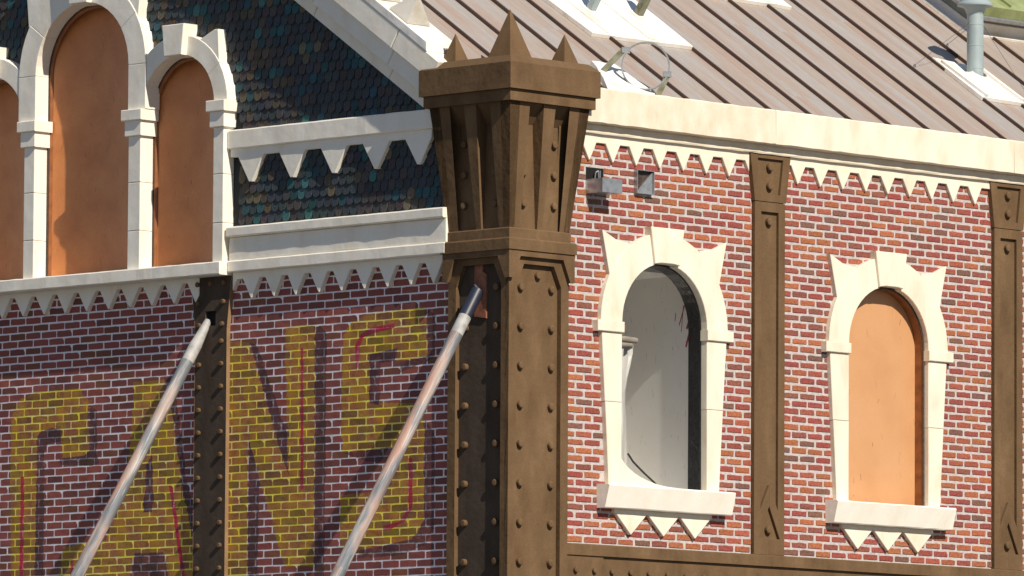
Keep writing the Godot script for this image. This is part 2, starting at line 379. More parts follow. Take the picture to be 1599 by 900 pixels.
func lay_bricks(wall: Node3D, mt: Material, xf: Transform3D, u0: float, u1: float, v0: float, v1: float, phase: float, joint_u: float, joint_v: float, proud: float, rough: float, curl: float, hidden: Callable, tone: Callable, keep: Callable, uvs = null, gaps = []):
	var pitch := .2145; var course := .0704
	var rows := int((v1 - v0) / course)
	var rest := MB.new()
	if uvs != null: rest.uvs = uvs
	var shown := 0; var more := 0
	for r in rows:
		var v := v0 + r * course
		var start := u0 + phase + (pitch * .5 if r % 2 else 0.0) - pitch
		for i in int((u1 - u0) / pitch) + 2:
			var u := start + i * pitch
			var w := pitch - joint_u * rng.randf_range(.85, 1.2); var h := course - joint_v * rng.randf_range(.85, 1.15)
			var a := u + rng.randf_range(-.003, .003); var b := v + rng.randf_range(-.0015, .0015)
			var poly := brick_poly(w, h, rough, curl)
			var cl: Color = tone.call(a + w * .5, b + h * .5)
			var z := proud * rng.randf_range(.75, 1.25)
			if a + w < u0 or a > u1 or hidden.call(a, b, a + w, b + h): continue
			var moved := PackedVector2Array()
			for q in poly: moved.append(q + Vector2(a, b))
			if a < u0 or a + w > u1:
				var cut := Geometry2D.intersect_polygons(moved, PackedVector2Array(rect(u0, b - .1, u1, b + .2)))
				if cut.size() == 0: continue
				moved = cut[0]
			var gone := false
			for gp in gaps:
				if a + w < gp[0] or a > gp[2] or b + h < gp[1] or b > gp[3]: continue
				var left_ := Geometry2D.clip_polygons(moved, PackedVector2Array(rect(gp[0], gp[1], gp[2], gp[3])))
				if left_.size() == 0: gone = true
				else: moved = left_[0]
			if gone: continue
			if keep.call(a + w * .5, b + h * .5) and shown < 300:
				var m := MB.new()
				if uvs != null: m.uvs = uvs
				m.col = cl; m.prism(moved, -.004, z, minf(.0025, proud * .4))
				put("brick", m, mt, wall, xf); shown += 1
			else:
				rest.col = cl; rest.prism(moved, -.004, z, minf(.0025, proud * .4)); more += 1
	if more > 0: tag(put("brick", rest, mt, wall, xf), "", "", "", "stuff")

# ------------------------------------------------------------------ small fittings
func rivet_mesh(r: float, h: float) -> ArrayMesh:
	var m := MB.new()
	m.lathe([Vector2(r, -.005), Vector2(r, h * .78), Vector2(r * .84, h * .95), Vector2(r * .5, h), Vector2(0, h)], 14)
	return m.mesh()
func rivet(parent: Node, mesh: Mesh, mt: Material, xf: Transform3D, u: float, v: float, w: float):
	put("rivet", mesh, mt, parent, xf * Transform3D(Basis(Vector3(0, 0, 1), rng.randf_range(0, TAU)), Vector3(u, v, w)))
func frame_plate(m: MB, outer: Array, hole: Array, z0: float, z1: float):      # a plate with one opening, as two halves that meet in the middle of the opening
	var cx := 0.0
	for p in hole: cx += p.x
	cx /= hole.size()
	for s in 2:
		var half := rect(-9.0, -9.0, cx, 99.0) if s == 0 else rect(cx, -9.0, 9.0, 99.0)
		for q in Geometry2D.intersect_polygons(PackedVector2Array(outer), PackedVector2Array(half)):
			for z in Geometry2D.clip_polygons(q, PackedVector2Array(hole)): m.prism(z, z0, z1)
func toothed(m: MB, u0: float, u1: float, top: float, valley: float, tip: float, first: float, pitch: float, flat: float, point: float, z0: float, z1: float):
	# a board whose lower edge is a row of hanging teeth
	var p := PackedVector2Array([Vector2(u0, top)])
	var low := PackedVector2Array()
	var k := ceili((u0 - first) / pitch) - 1
	while true:
		var c := first + k * pitch; k += 1
		if c - pitch * .5 > u1: break
		var j := rng.randf_range(-.006, .006)
		for q in [Vector2(c - (pitch - flat) * .5, valley), Vector2(c - point + j, tip + j * .5), Vector2(c + point + j, tip + j * .5), Vector2(c + (pitch - flat) * .5, valley)]: low.append(q)
	var poly := PackedVector2Array([Vector2(low[0].x, top)])
	poly.append_array(low); poly.append(Vector2(low[low.size() - 1].x, top))
	for q in Geometry2D.intersect_polygons(poly, PackedVector2Array(rect(u0, tip - .1, u1, top))): m.prism(q, z0, z1, .004)

# ------------------------------------------------------------------ scene
func _ready():
	rng.seed = 1234
	var cam := Camera3D.new(); cam.name = "camera"
	cam.fov = 4.6223; cam.near = 1.0; cam.far = 4000.0; cam.keep_aspect = Camera3D.KEEP_HEIGHT
	cam.transform = Transform3D(Basis(Vector3(0.70029636, 0.00610129, 0.71382616), Vector3(-0.06808355, 0.99597593, 0.0582802), Vector3(-0.71059809, -0.08941323, 0.69789371)), Vector3(-43.67793931, 1.7, 42.93443157))
	add_child(cam); cam.current = true
	var we := WorldEnvironment.new(); we.name = "world_environment"
	var env := Environment.new()
	env.background_mode = Environment.BG_SKY
	var sky := Sky.new(); var sm := ProceduralSkyMaterial.new()
	sm.sky_top_color = Color(.36, .45, .58); sm.sky_horizon_color = Color(.78, .785, .78); sm.sky_curve = .12
	sm.ground_bottom_color = Color(.30, .28, .25); sm.ground_horizon_color = Color(.55, .56, .55)
	sm.sun_angle_max = 1.0
	sky.sky_material = sm; env.sky = sky
	env.background_energy_multiplier = 1.05
	env.tonemap_mode = Environment.TONE_MAPPER_LINEAR
	env.tonemap_exposure = 1.03
	env.sdfgi_enabled = true; env.ssao_enabled = true; env.ssil_enabled = true
	we.environment = env; add_child(we)
	var sun := DirectionalLight3D.new(); sun.name = "sun"
	sun.light_energy = 1.6; sun.light_color = Color(1.0, .96, .90); sun.light_angular_distance = .5; sun.shadow_enabled = true
	sun.transform = Transform3D(Basis.looking_at(-Vector3(-.205, .80, 1.0).normalized(), Vector3.UP), Vector3(0, 30, 0))
	add_child(sun)

	make_materials(); make_paint()
	var g := MB.new()
	g.quad(Vector3(-2500, 0, 2500), Vector3(2500, 0, 2500), Vector3(2500, 0, -2500), Vector3(-2500, 0, -2500))
	tag(put("ground", g, M.concrete, self), "grey paved ground below the building", "", "", "structure")

	building = node("brick_building", self)
	tag(building, "brick corner building with cream stone arches, riveted bronze column and brown metal roof", "building")
	sunny_wall()
	shaded_wall()
	gable_wall()
	sunny_trim()
	shaded_trim()
	for x in [1.91, 4.885]: arched_window(x, x < 3.0)
	arcade()
	corner_column()
	for x in [3.285, 6.565]: sunny_pilaster(x)
	shaded_pilaster()
	roof()
	dormer()
	fixtures()

func sunny_wall():
	var m := MB.new()
	var xs := [.66, 1.91, 4.885, 13.0]
	for i in 3:
		var q := PackedVector2Array(rect(xs[i], 4.3, xs[i + 1], 8.9))
		for x in [1.91, 4.885]:
			var res := Geometry2D.clip_polygons(q, arch_poly(x, 6.99, .60, 5.50))
			q = res[0]
		m.prism(q, -.12, 0, 0, true)
	var holes := m
	var wall := put("brick_wall", holes, M.mortar, building)
	tag(wall, "sunny wall of red and orange brick with pale joints")
	var inside := func(a, b, c, d):
		for x in [1.91, 4.885]:
			if c > x - .57 and a < x + .57 and d > 5.45 and b < 6.99: return true
			if d >= 6.99 and (Vector2(clampf(x, a, c), maxf(b, 6.99)) - Vector2(x, 6.99)).length() < .57: return true
			if a > x - .54 and c < x + .54 and b > 5.37 and d < 7.2: return true
		for x in [3.285, 6.565]:
			if a > x - .20 and c < x + .19 and b > 5.04: return true
		if d < 5.03 or b > 8.60: return true
		# the two broken-out openings near the corner
		return false
	var tone := func(_u, _v):
		var k := rng.randf()
		var c := Color(.42, .118, .070)
		if k < .30: c = Color(.36, .086, .066)
		elif k < .55: c = Color(.46, .152, .068)
		elif k < .72: c = Color(.30, .102, .072)
		elif k < .80: c = Color(.235, .112, .082)
		return vary(c, .10, .06)
	var near := func(u, v): return u < 3.2 and (absf(u - 1.91) > .9 or v > 7.7 or v < 5.2)
	lay_bricks(wall, M.brick, RF, .685, 9.6, 5.045, 8.64, .049, .0225, .0195, .007, .006, .06, inside, tone, near, null, [[.945, 8.085, 1.175, 8.335], [1.553, 8.135, 1.778, 8.353]])
	var low := MB.new()
	low.box(Vector3(.3, 0, -.2), Vector3(13, 4.3, 0))
	put("lower_wall", low, M.low_brick, building)
	var far := MB.new()
	far.box(Vector3(12.8, 0, -10.4), Vector3(13.0, 8.9, -.13))
	put("end_wall", far, M.low_brick, building)
	# metal ducts set in the two openings' backs
	var dk := MB.new()
	for q in [[.945, 1.172, 8.087, 8.33], [1.555, 1.775, 8.14, 8.352]]: dk.box(Vector3(q[0] - .03, q[2] - .03, .001), Vector3(q[1] + .03, q[3] + .03, .0025))

func shaded_wall():
	var m := MB.new(); m.uvs = PUV
	m.prism(rect(-6.8, 4.6, -.66, 7.6), -.15, 0, 0, true)
	var wall := put("brick_wall", m, M.paint_mortar, building, LF)
	tag(wall, "shaded maroon brick wall with faded yellow painted capitals edged in dark and red")
	var hid := func(a, b, c, d):
		if a > -3.90 and c < -3.50: return true
		return b > 7.52
	var tone := func(_u, _v):
		var k := rng.randf()
		var c := Color(.92, .92, .92)
		if k < .22: c = Color(.60, .66, .70)
		elif k < .34: c = Color(.68, .85, .55)
		elif k < .5: c = Color(1.2, .98, .85)
		return vary(c, .14, .05)
	var near := func(u, _v): return u > -3.5
	lay_bricks(wall, M.paint_brick, RF, -6.8, -.69, 4.62, 7.55, .02, .0105, .0105, .0013, .0045, .14, hid, tone, near, PUV)
	var low := MB.new()
	low.box(Vector3(-10.6, 0, -.2), Vector3(-.3, 4.6, 0))
	low.box(Vector3(-10.6, 4.6, -.2), Vector3(-6.8, 7.6, 0))
	put("lower_wall", low, M.low_brick, building, LF)

const WIN := [[-4.075, 9.06, .4825], [-5.36, 9.50, .63], [-6.645, 9.06, .4825]]
func roof_line(u: float) -> float:       # roof height above the shaded facade at u = z
	return EAVE_Y + SLOPE * (minf(-u, 10.72 + u) - EAVE_W)

func gable_wall():
	var m := MB.new()
	var cuts := [-10.4, -6.645, -5.36, -4.075, -.66]
	for i in 4:
		var q := PackedVector2Array([Vector2(cuts[i], 7.6), Vector2(cuts[i + 1], 7.6), Vector2(cuts[i + 1], roof_line(cuts[i + 1]) - .1), Vector2(cuts[i], roof_line(cuts[i]) - .1)])
		for w in WIN: q = Geometry2D.clip_polygons(q, arch_poly(w[0], w[1], w[2] + .07, 7.45))[0]
		m.prism(q, -.15, .012, 0, true)
	var wall := put("shingled_wall", m, M.shingle_bed, building, LF)
	tag(wall, "gable wall of dark teal and brown fish-scale shingles")
	var rest := MB.new()
	var shown := 0
	var sw := .0955; var sh := .0925
	for r in 40:
		var v := 7.86 + r * sh
		for i in 75:
			var u := -.70 - i * sw - (sw * .5 if r % 2 else 0.0)
			var c := vary(Color(.046, .062, .074), .2, .10)
			var k := rng.randf()
			if k < .13: c = vary(Color(.024, .092, .110), .35, .1)
			elif k < .36: c = vary(Color(.072, .062, .064), .25, .08)
			elif k < .40: c = vary(Color(.16, .132, .085), .3, .06)
			elif k < .44: c = vary(Color(.050, .165, .17), .3, .06)
			if -u > 2.6 and k > .6 and k < .76: c = vary(Color(.12, .095, .065), .25, .1)
			var wob := rng.randf_range(-.004, .004)
			if v > 8.60 and v < 8.74 and -u < 3.4: continue                     # behind the stone band
			if v + .1 > roof_line(u) - .45: continue
			if -u > 3.36 and v < 8.95: continue
			var skip := false
			for w in WIN:
				var d := Vector2(u - w[0], maxf(v + .09 - w[1], 0)).length()
				if d < w[2] + .10 and v < w[1] + w[2] + .1: skip = true
			if skip or -u > 7.3: continue
			var p := PackedVector2Array()
			var hw := sw * .5 - .0035; var y0 := v + wob; var lenn := .165
			for j in 9:
				var a := PI + PI * j / 8.0
				p.append(Vector2(u + cos(a) * hw, y0 + .046 + sin(a) * .046))
			p.append(Vector2(u + hw, y0 + lenn)); p.append(Vector2(u - hw, y0 + lenn))
			var mb := MB.new() if shown < 300 and -u < 4.6 and v < 10.3 else rest
			mb.col = c
			var tilt := .15 + rng.randf_range(-.02, .02)
			mb.pre = Transform3D(Basis.IDENTITY, Vector3(0, y0, .014 + lenn * tilt + .002)) * Transform3D(Basis(Vector3(1, 0, 0), -tilt * -1.0 * -1.0), Vector3.ZERO) * Transform3D(Basis.IDENTITY, Vector3(0, -y0, 0))
			mb.prism(p, -.012, 0.0, .001)
			if mb != rest:
				put("shingle", mb, M.shingle, wall); shown += 1
	tag(put("shingle", rest, M.shingle, wall), "", "", "", "stuff")

func sunny_trim():
	# iron ledge under the bricks and the riveted plate below it
	var led := node("iron_ledge", building)
	var m := MB.new()
	m.profile([Vector2(0, 4.93), Vector2(.05, 4.93), Vector2(.05, 5.022), Vector2(.042, 5.03), Vector2(0, 5.03)], .68, 13.0, 30, .001, 3)
	put("ledge_bar", m, M.bronze, led)
	var p := MB.new(); p.box(Vector3(.68, 4.3, 0), Vector3(1.16, 4.93, .036), .002)
	p.box(Vector3(1.162, 4.3, 0), Vector3(13, 4.93, .022), .002)
	put("riveted_plate", p, M.bronze, led)
	var rv := rivet_mesh(.024, .03)
	for k in 26: rivet(led, rv, M.bronze, RF, .80 + .235 * k, 4.80, .036 if k < 2 else .022)
	# toothed boards
	var a := MB.new(); toothed(a, .68, 3.02, 8.625, 8.541, 8.383, .956, .3005, .118, .004, 0, .034)
	put("toothed_board", a, M.stone, building)
	var b := MB.new(); toothed(b, 3.55, 6.32, 8.625, 8.545, 8.388, 3.673, .3036, .115, .004, 0, .034)
	put("toothed_board", b, M.stone, building)
	var d := MB.new(); toothed(d, 6.83, 12.9, 8.625, 8.545, 8.388, 6.95, .3036, .115, .004, 0, .034)
	put("toothed_board", d, M.stone, building)
	# coping: a slim moulding and big blocks above it
	var cp := node("stone_coping", building)
	var mo := MB.new()
	mo.profile([Vector2(-.1, 8.618), Vector2(.062, 8.618), Vector2(.066, 8.63), Vector2(.066, 8.685), Vector2(.06, 8.70), Vector2(-.1, 8.70)], .70, 13.0, 90, .0022, 4)
	put("moulding", mo, M.stone_stain, cp)
	var ends := [.70, 3.245, 6.52, 9.8, 13.0]
	for i in 4:
		var k := MB.new()
		k.profile([Vector2(-.27, 8.698), Vector2(.118, 8.698), Vector2(.15, 8.706), Vector2(.15, 9.0), Vector2(.138, 9.012), Vector2(-.27, 9.03)], ends[i] + .002, ends[i + 1] - .002, 34, .0028, 50 + i)
		put("coping_block", k, [M.stone_stain, M.stone, M.stone_stain, M.stone][i], cp)

func shaded_trim():
	# upper band with its teeth, between the arcade and the column
	var b1 := node("stone_band", building)
	var m := MB.new()
	m.profile([Vector2(0, 8.64), Vector2(.09, 8.64), Vector2(.10, 8.65), Vector2(.10, 8.80), Vector2(.09, 8.812), Vector2(0, 8.82)], -3.45, -.80, 24, .002, 5)
	put("moulding", m, M.stone_pale, b1, LF)
	var t := MB.new(); toothed(t, -3.44, -.80, 8.642, 8.571, 8.337, -1.05, .5318, .20, .02, .012, .072)
	put("toothed_board", t, M.stone_pale, b1, LF)
	# three-step cornice below the shingles
	var b2 := node("stone_cornice", building)
	var st := [[7.848, 7.938, .125], [7.637, 7.848, .085], [7.532, 7.637, .105]]
	for i in 3:
		var k := MB.new()
		var z: float = st[i][2]
		k.profile([Vector2(0, st[i][0]), Vector2(z - .008, st[i][0]), Vector2(z, st[i][0] + .01), Vector2(z, st[i][1] - .012), Vector2(z - .012, st[i][1]), Vector2(0, st[i][1] + .003)], -3.43, -.69, 24, .0018, 60 + i)
		put("moulding", k, M.stone_pale, b2, LF)
	var t2 := MB.new(); toothed(t2, -3.42, -.70, 7.534, 7.471, 7.292, -.87, .2889, .075, .006, 0, .05)
	put("toothed_board", t2, M.stone_pale, b2, LF)
	# gable rake: three stepped bands in blocks, a pale capping with pyramids
	var rk := node("gable_rake", building)
	var dirv := Vector2(-1, SLOPE).normalized(); var nrm := Vector2(-dirv.y, dirv.x)      # up the slope, and down out of the roof
	if nrm.y > 0: nrm = -nrm
	var foot := Vector2(-EAVE_W, EAVE_Y)
	var cuts := [.50, 1.10, 2.25, 3.5, 4.7, 6.2]
	var bands := [[.045, .235, .225], [.237, .40, .18], [.402, .53, .09]]
	for i in 5:
		for bd in bands:
			var k := MB.new()
			var a: Vector2 = foot + dirv * (cuts[i] + .003); var b: Vector2 = foot + dirv * (cuts[i + 1] - .003)
			var poly := PackedVector2Array([a + nrm * bd[0], b + nrm * bd[0], b + nrm * bd[1], a + nrm * bd[1]])
			var cl := Geometry2D.intersect_polygons(poly, PackedVector2Array(rect(-5.36, 0, 0, 20)))
			if cl.size() == 0: continue
			k.prism(cl[0], 0, bd[2], .008)
			put("rake_block", k, M.stone_pale, rk, LF)
	for sgn in 2:
		var k2 := MB.new()
		var poly2 := PackedVector2Array([Vector2(-.80, roof_line(-.80) - .05), Vector2(-5.36, roof_line(-5.36) - .05), Vector2(-5.36, roof_line(-5.36) + .035), Vector2(-.80, roof_line(-.80) + .035)])
		if sgn == 1:
			for i in 4: poly2[i].x = -10.72 - poly2[i].x
		k2.prism(poly2, -.16, .23, .004, true)
		put("rake_capping", k2, M.membrane, rk, LF)
	for i in 9:
		var s := 1.20 + i * .44
		var k3 := MB.new()
		var c := foot + dirv * s - nrm * .038
		var up := Vector3(0, -nrm.y, 0) + Vector3(-nrm.x, 0, 0)
		var dv := Vector3(dirv.x, dirv.y, 0); var base := Vector3(c.x, c.y, .06); var wv := Vector3(0, 0, 1)
		var h := .14
		var q := [base - dv * h - wv * h, base + dv * h - wv * h, base + dv * h + wv * h, base - dv * h + wv * h]
		var apex := base + Vector3(-nrm.x, -nrm.y, 0) * .19 + Vector3(0, .05, 0)
		for j in 4: k3.tri(q[j], q[(j + 1) % 4], apex); k3.tri(q[(j + 1) % 4], q[j], apex)
		put("pyramid_stud", k3, M.membrane, rk, LF)

func arched_window(cx: float, is_open: bool):
	var w := node("arched_window", building, Transform3D(Basis.IDENTITY, Vector3(cx, 0, 0)))
	tag(w, "open arched window with black lining and bare white room behind" if is_open else "arched window closed with a flat orange board")
	var r0 := .545; var r1 := .815; var cy := 6.99
	var m: MB
	for s in [-1, 1]:
		m = MB.new()
		var a0 := 0.0; var a1 := PI * .5 - .24
		if s < 0: a0 = PI; a1 = PI * .5 + .24
		m.prism(voussoir(0, cy, r0, r1, a0, a1), -.02, .055, .005)
		put("arch_stone", m, M.stone, w)
		m = MB.new()
		m.prism([Vector2(s * .80, 7.785), Vector2(s * .705, 7.40), Vector2(s * .58, 7.50), Vector2(s * .44, 7.685), Vector2(s * .62, 7.708)], -.02, .050, .004)
		put("horn_stone", m, M.stone, w)
		m = MB.new(); m.prism(rect(s * .535, 6.895, s * .872, 6.99), -.02, .075, .006)
		put("impost_stone", m, M.stone, w)
		m = MB.new(); m.prism([Vector2(s * r0, 6.285), Vector2(s * .757, 6.285), Vector2(s * .80, 6.893), Vector2(s * r0, 6.893)], -.02, .052, .005)
		put("jamb_stone", m, M.stone, w)
		m = MB.new(); m.prism([Vector2(s * (r0 + .003), 5.55), Vector2(s * .707, 5.55), Vector2(s * .755, 6.282), Vector2(s * (r0 + .001), 6.282)], -.02, .054, .005)
		put("jamb_stone", m, M.stone, w)
	m = MB.new(); m.prism([Vector2(-.215, 7.852), Vector2(.215, 7.852), Vector2(.157, 7.528), Vector2(.08, 7.538), Vector2(-.08, 7.538), Vector2(-.157, 7.528)], -.02, .085, .006)
	put("keystone", m, M.stone, w)
	m = MB.new(); m.profile([Vector2(-.02, 5.352), Vector2(.105, 5.352), Vector2(.112, 5.36), Vector2(.160, 5.545), Vector2(.15, 5.556), Vector2(-.02, 5.565)], -.8125, .8125, 12, .002, int(cx * 10))
	put("sill", m, M.stone_pale, w)
	m = MB.new(); toothed(m, -.625, .625, 5.353, 5.316, 5.136, 0.0, .41, .012, .004, -.02, .045)
	put("toothed_board", m, M.stone, w)
	# lining of the opening
	if is_open:
		m = MB.new(); m.prism(arch_band(0, cy, r0 - .012, .60, 5.50), -.165, -.018, .004, true)
		put("lining", m, M.black, w)
		m = MB.new()
		for q in [[Vector3(-1.3, 5.3, -1.7), Vector3(1.0, 8.0, -1.6)], [Vector3(-1.3, 5.3, -1.6), Vector3(-1.2, 8.0, -.165)], [Vector3(-1.2, 5.3, -1.6), Vector3(.98, 5.50, -.165)]]: m.box(q[0], q[1])
		m.quad(Vector3(.764, 5.4, -1.62), Vector3(.56, 5.4, -.165), Vector3(.56, 7.9, -.165), Vector3(.764, 7.9, -1.62))
		put("room_wall", m, M.room, w)
		m = MB.new()
		var tt := Vector3(.204, 0, -1.455).normalized(); var tn := Vector3(-tt.z * -1.0, 0, tt.x) * -1.0
		m.pre = Transform3D(Basis(-tt, Vector3.UP, (-tt).cross(Vector3.UP)), Vector3(.56, 0, -.165))
		for q in [[-.16, 7.06, -.05, 7.30, .006], [-.13, 7.0, -.10, 7.22, .004], [-.07, 6.86, -.02, 6.98, .018], [-.06, 7.02, -.02, 7.10, .02], [-.22, 7.1, -.21, 7.16, .006]]:
			m.prism([Vector2(q[0], q[1]), Vector2(q[0] + q[4], q[1] - .01), Vector2(q[2] + q[4], q[3]), Vector2(q[2], q[3] + .01)], .001, .003)
		put("paint_streak", m, M.red, w)
		m = MB.new(); m.box(Vector3(-1.2, 7.50, -1.6), Vector3(.96, 7.6, -.30))
		put("ceiling", m, M.room, w)
		m = MB.new()
		for k in 1: m.box(Vector3(-1.2, 7.43, -1.4 + k * .45), Vector3(.96, 7.498, -1.34 + k * .45))
		put("ceiling_joist", m, M.sealant, w)
		# inner face of the facade so that sun enters only through the opening
		m = MB.new()
		for q in [rect(-1.3, 5.3, 0, 8.0), rect(0, 5.3, 1.0, 8.0)]:
			for z in Geometry2D.clip_polygons(PackedVector2Array(q), arch_poly(0, cy, .60, 5.45)): m.prism(z, -.165, -.13, 0, true)
		put("inner_face", m, M.room, w)
		# curved fillet left standing in the lower corner
		var p := PackedVector2Array([Vector2(-.56, 5.55)])
		p.append(Vector2(.22, 5.55))
		for k in 13:
			var a := PI * .5 * k / 12.0
			p.append(Vector2(.22 - sin(a) * .76, 5.93 - cos(a) * .355))
		m = MB.new(); m.prism(p, -.05, -.004, .003)
		put("corner_fillet", m, M.stone, w)
	else:
		m = MB.new(); m.prism(arch_poly(0, cy, .56, 5.50), -.13, -.105)
		put("board", m, M.orange, w)
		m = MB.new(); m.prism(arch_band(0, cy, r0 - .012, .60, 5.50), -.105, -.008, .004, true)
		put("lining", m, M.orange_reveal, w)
		m = MB.new(); m.prism(arch_band(0, cy, r0 - .016, r0 + .01, 5.50), -.009, .002, .003, true)
		put("sealant_bead", m, M.sealant, w)

func arcade():
	var w := node("window_arcade", building)
	tag(w, "group of stone arched windows in the gable, boarded with orange panels")
	var m: MB
	# posts: u ranges of the four posts, with block joints
	var posts := [[-3.593, -3.459], [-4.721, -4.558], [-6.142, -5.999], [-7.261, -7.107]]
	for pi in 4:
		var a: float = posts[pi][0]; var b: float = posts[pi][1]
		var ys := [[7.62, 7.98], [7.984, 8.42], [8.424, 8.845]]
		for q in ys:
			m = MB.new(); m.prism(rect(a, q[0], b, q[1]), -.03, .14, .005)
			put("post_stone", m, M.stone_pale, w, LF)
		m = MB.new(); m.prism(rect(a - .028, 8.845, b + .028, 8.985), -.03, .165, .005)
		put("impost_stone", m, M.stone_pale, w, LF)
		m = MB.new(); m.prism(rect(a - .055, 8.985, b + .055, 9.085), -.03, .19, .006)
		put("impost_stone", m, M.stone_pale, w, LF)
	for i in 3:
		var cx: float = WIN[i][0]; var cy: float = WIN[i][1]; var r0: float = WIN[i][2]
		var mid := i == 1
		var r1 := r0 + (.235 if mid else .180)
		var zf := .145 if mid else .14
		if mid:
			for s in [-1, 1]:
				m = MB.new(); m.prism(rect(cx + s * r0, 9.087, cx + s * r1, cy), -.03, zf, .005)
				put("arch_stone", m, M.stone_pale, w, LF)
		for s in [-1, 1]:
			var lim := .30
			var steps := [0.0, .42, 1.0]
			for k in 2:
				var a0 := lerpf(0.0, PI * .5 - .17, steps[k]); var a1 := lerpf(0.0, PI * .5 - .17, steps[k + 1])
				if s < 0: a0 = PI - a0; a1 = PI - a1
				m = MB.new()
				var poly := voussoir(cx, cy, r0, r1, a0 + s * .003, a1)
				if not mid:
					# the low arches stop at the tall one's jambs
					var cl := Geometry2D.clip_polygons(poly, PackedVector2Array(rect(-5.36 - .866, 9.0, -5.36 + .866, 9.5)))
					if cl.size() == 0: continue
					cl = Geometry2D.clip_polygons(cl[0], arch_poly(-5.36, 9.5, .868, 9.4))
					if cl.size() == 0: continue
					poly = cl[0]
				m.prism(poly, -.03, zf - .002 * k, .005)
				put("arch_stone", m, M.stone_pale, w, LF)
			# horn stones
			m = MB.new()
			if mid: m.prism([Vector2(cx + s * .80, cy + .95), Vector2(cx + s * .74, cy + .40), Vector2(cx + s * .42, cy + .74)], 0, .135, .004)
			else: m.prism([Vector2(cx + s * .52, cy + .675), Vector2(cx + s * .54, cy + .36), Vector2(cx + s * .26, cy + .59), Vector2(cx + s * .47, cy + .675)], 0, .132, .004)
			if mid or (s > 0) == (i == 0): put("horn_stone", m, M.stone_pale, w, LF)
		m = MB.new()
		var kt := .16 if mid else .145; var kb := .12 if mid else .115
		m.prism([Vector2(cx - kt, cy + r1 + .09), Vector2(cx + kt, cy + r1 + .09), Vector2(cx + kb, cy + r0 - .012), Vector2(cx - kb, cy + r0 - .012)], -.03, .205, .006)
		put("keystone", m, M.stone_pale, w, LF)
		# boarded opening: a flat sheet, its curved return along the edge, and a bead
		m = MB.new()
		var rr := r0 + .02
		for a in 24:           # slightly dished sheet
			var ua := lerpf(-rr, rr, a / 24.0); var ub := lerpf(-rr, rr, (a + 1) / 24.0)
			var wa := -.028 - .10 * (1.0 - pow(ua / rr, 2)); var wb := -.028 - .10 * (1.0 - pow(ub / rr, 2))
			var ya := cy + sqrt(maxf(0, rr * rr - ua * ua)); var yb2 := cy + sqrt(maxf(0, rr * rr - ub * ub))
			m.quad(Vector3(cx + ua, 7.6, wa), Vector3(cx + ub, 7.6, wb), Vector3(cx + ub, yb2, wb), Vector3(cx + ua, ya, wa))
		put("board", m, M.orange_old, w, LF)
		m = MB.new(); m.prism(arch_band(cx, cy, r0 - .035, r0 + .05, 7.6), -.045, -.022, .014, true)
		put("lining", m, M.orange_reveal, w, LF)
		m = MB.new(); m.prism(arch_band(cx, cy, r0 - .008, r0 + .05, 7.6), -.024, -.012, .004, true)
		put("sealant_bead", m, M.sealant, w, LF)
	m = MB.new()
	for q in [[-3.80, 7.80, .035], [-3.775, 7.86, .03], [-3.79, 7.92, .022], [-3.75, 7.78, .025]]:
		var dab := PackedVector2Array()
		for a in 9: dab.append(Vector2(q[0], q[1]) + Vector2.from_angle(TAU * a / 9.0) * q[2] * rng.randf_range(.6, 1.1))
		m.prism(dab, -.10, -.0955 + rng.randf() * .001)
	put("paint_dab", m, M.lavender, w, LF)
	m = MB.new()
	m.profile([Vector2(0, 7.512), Vector2(.185, 7.512), Vector2(.20, 7.522), Vector2(.20, 7.618), Vector2(.19, 7.628), Vector2(-.03, 7.64)], -7.4, -3.44, 36, .0022, 7)
	put("sill", m, M.stone_pale, w, LF)
	m = MB.new(); toothed(m, -7.4, -3.86, 7.514, 7.473, 7.297, -4.194, .2925, .062, .005, 0, .05)
	put("toothed_board", m, M.stone_pale, w, LF)

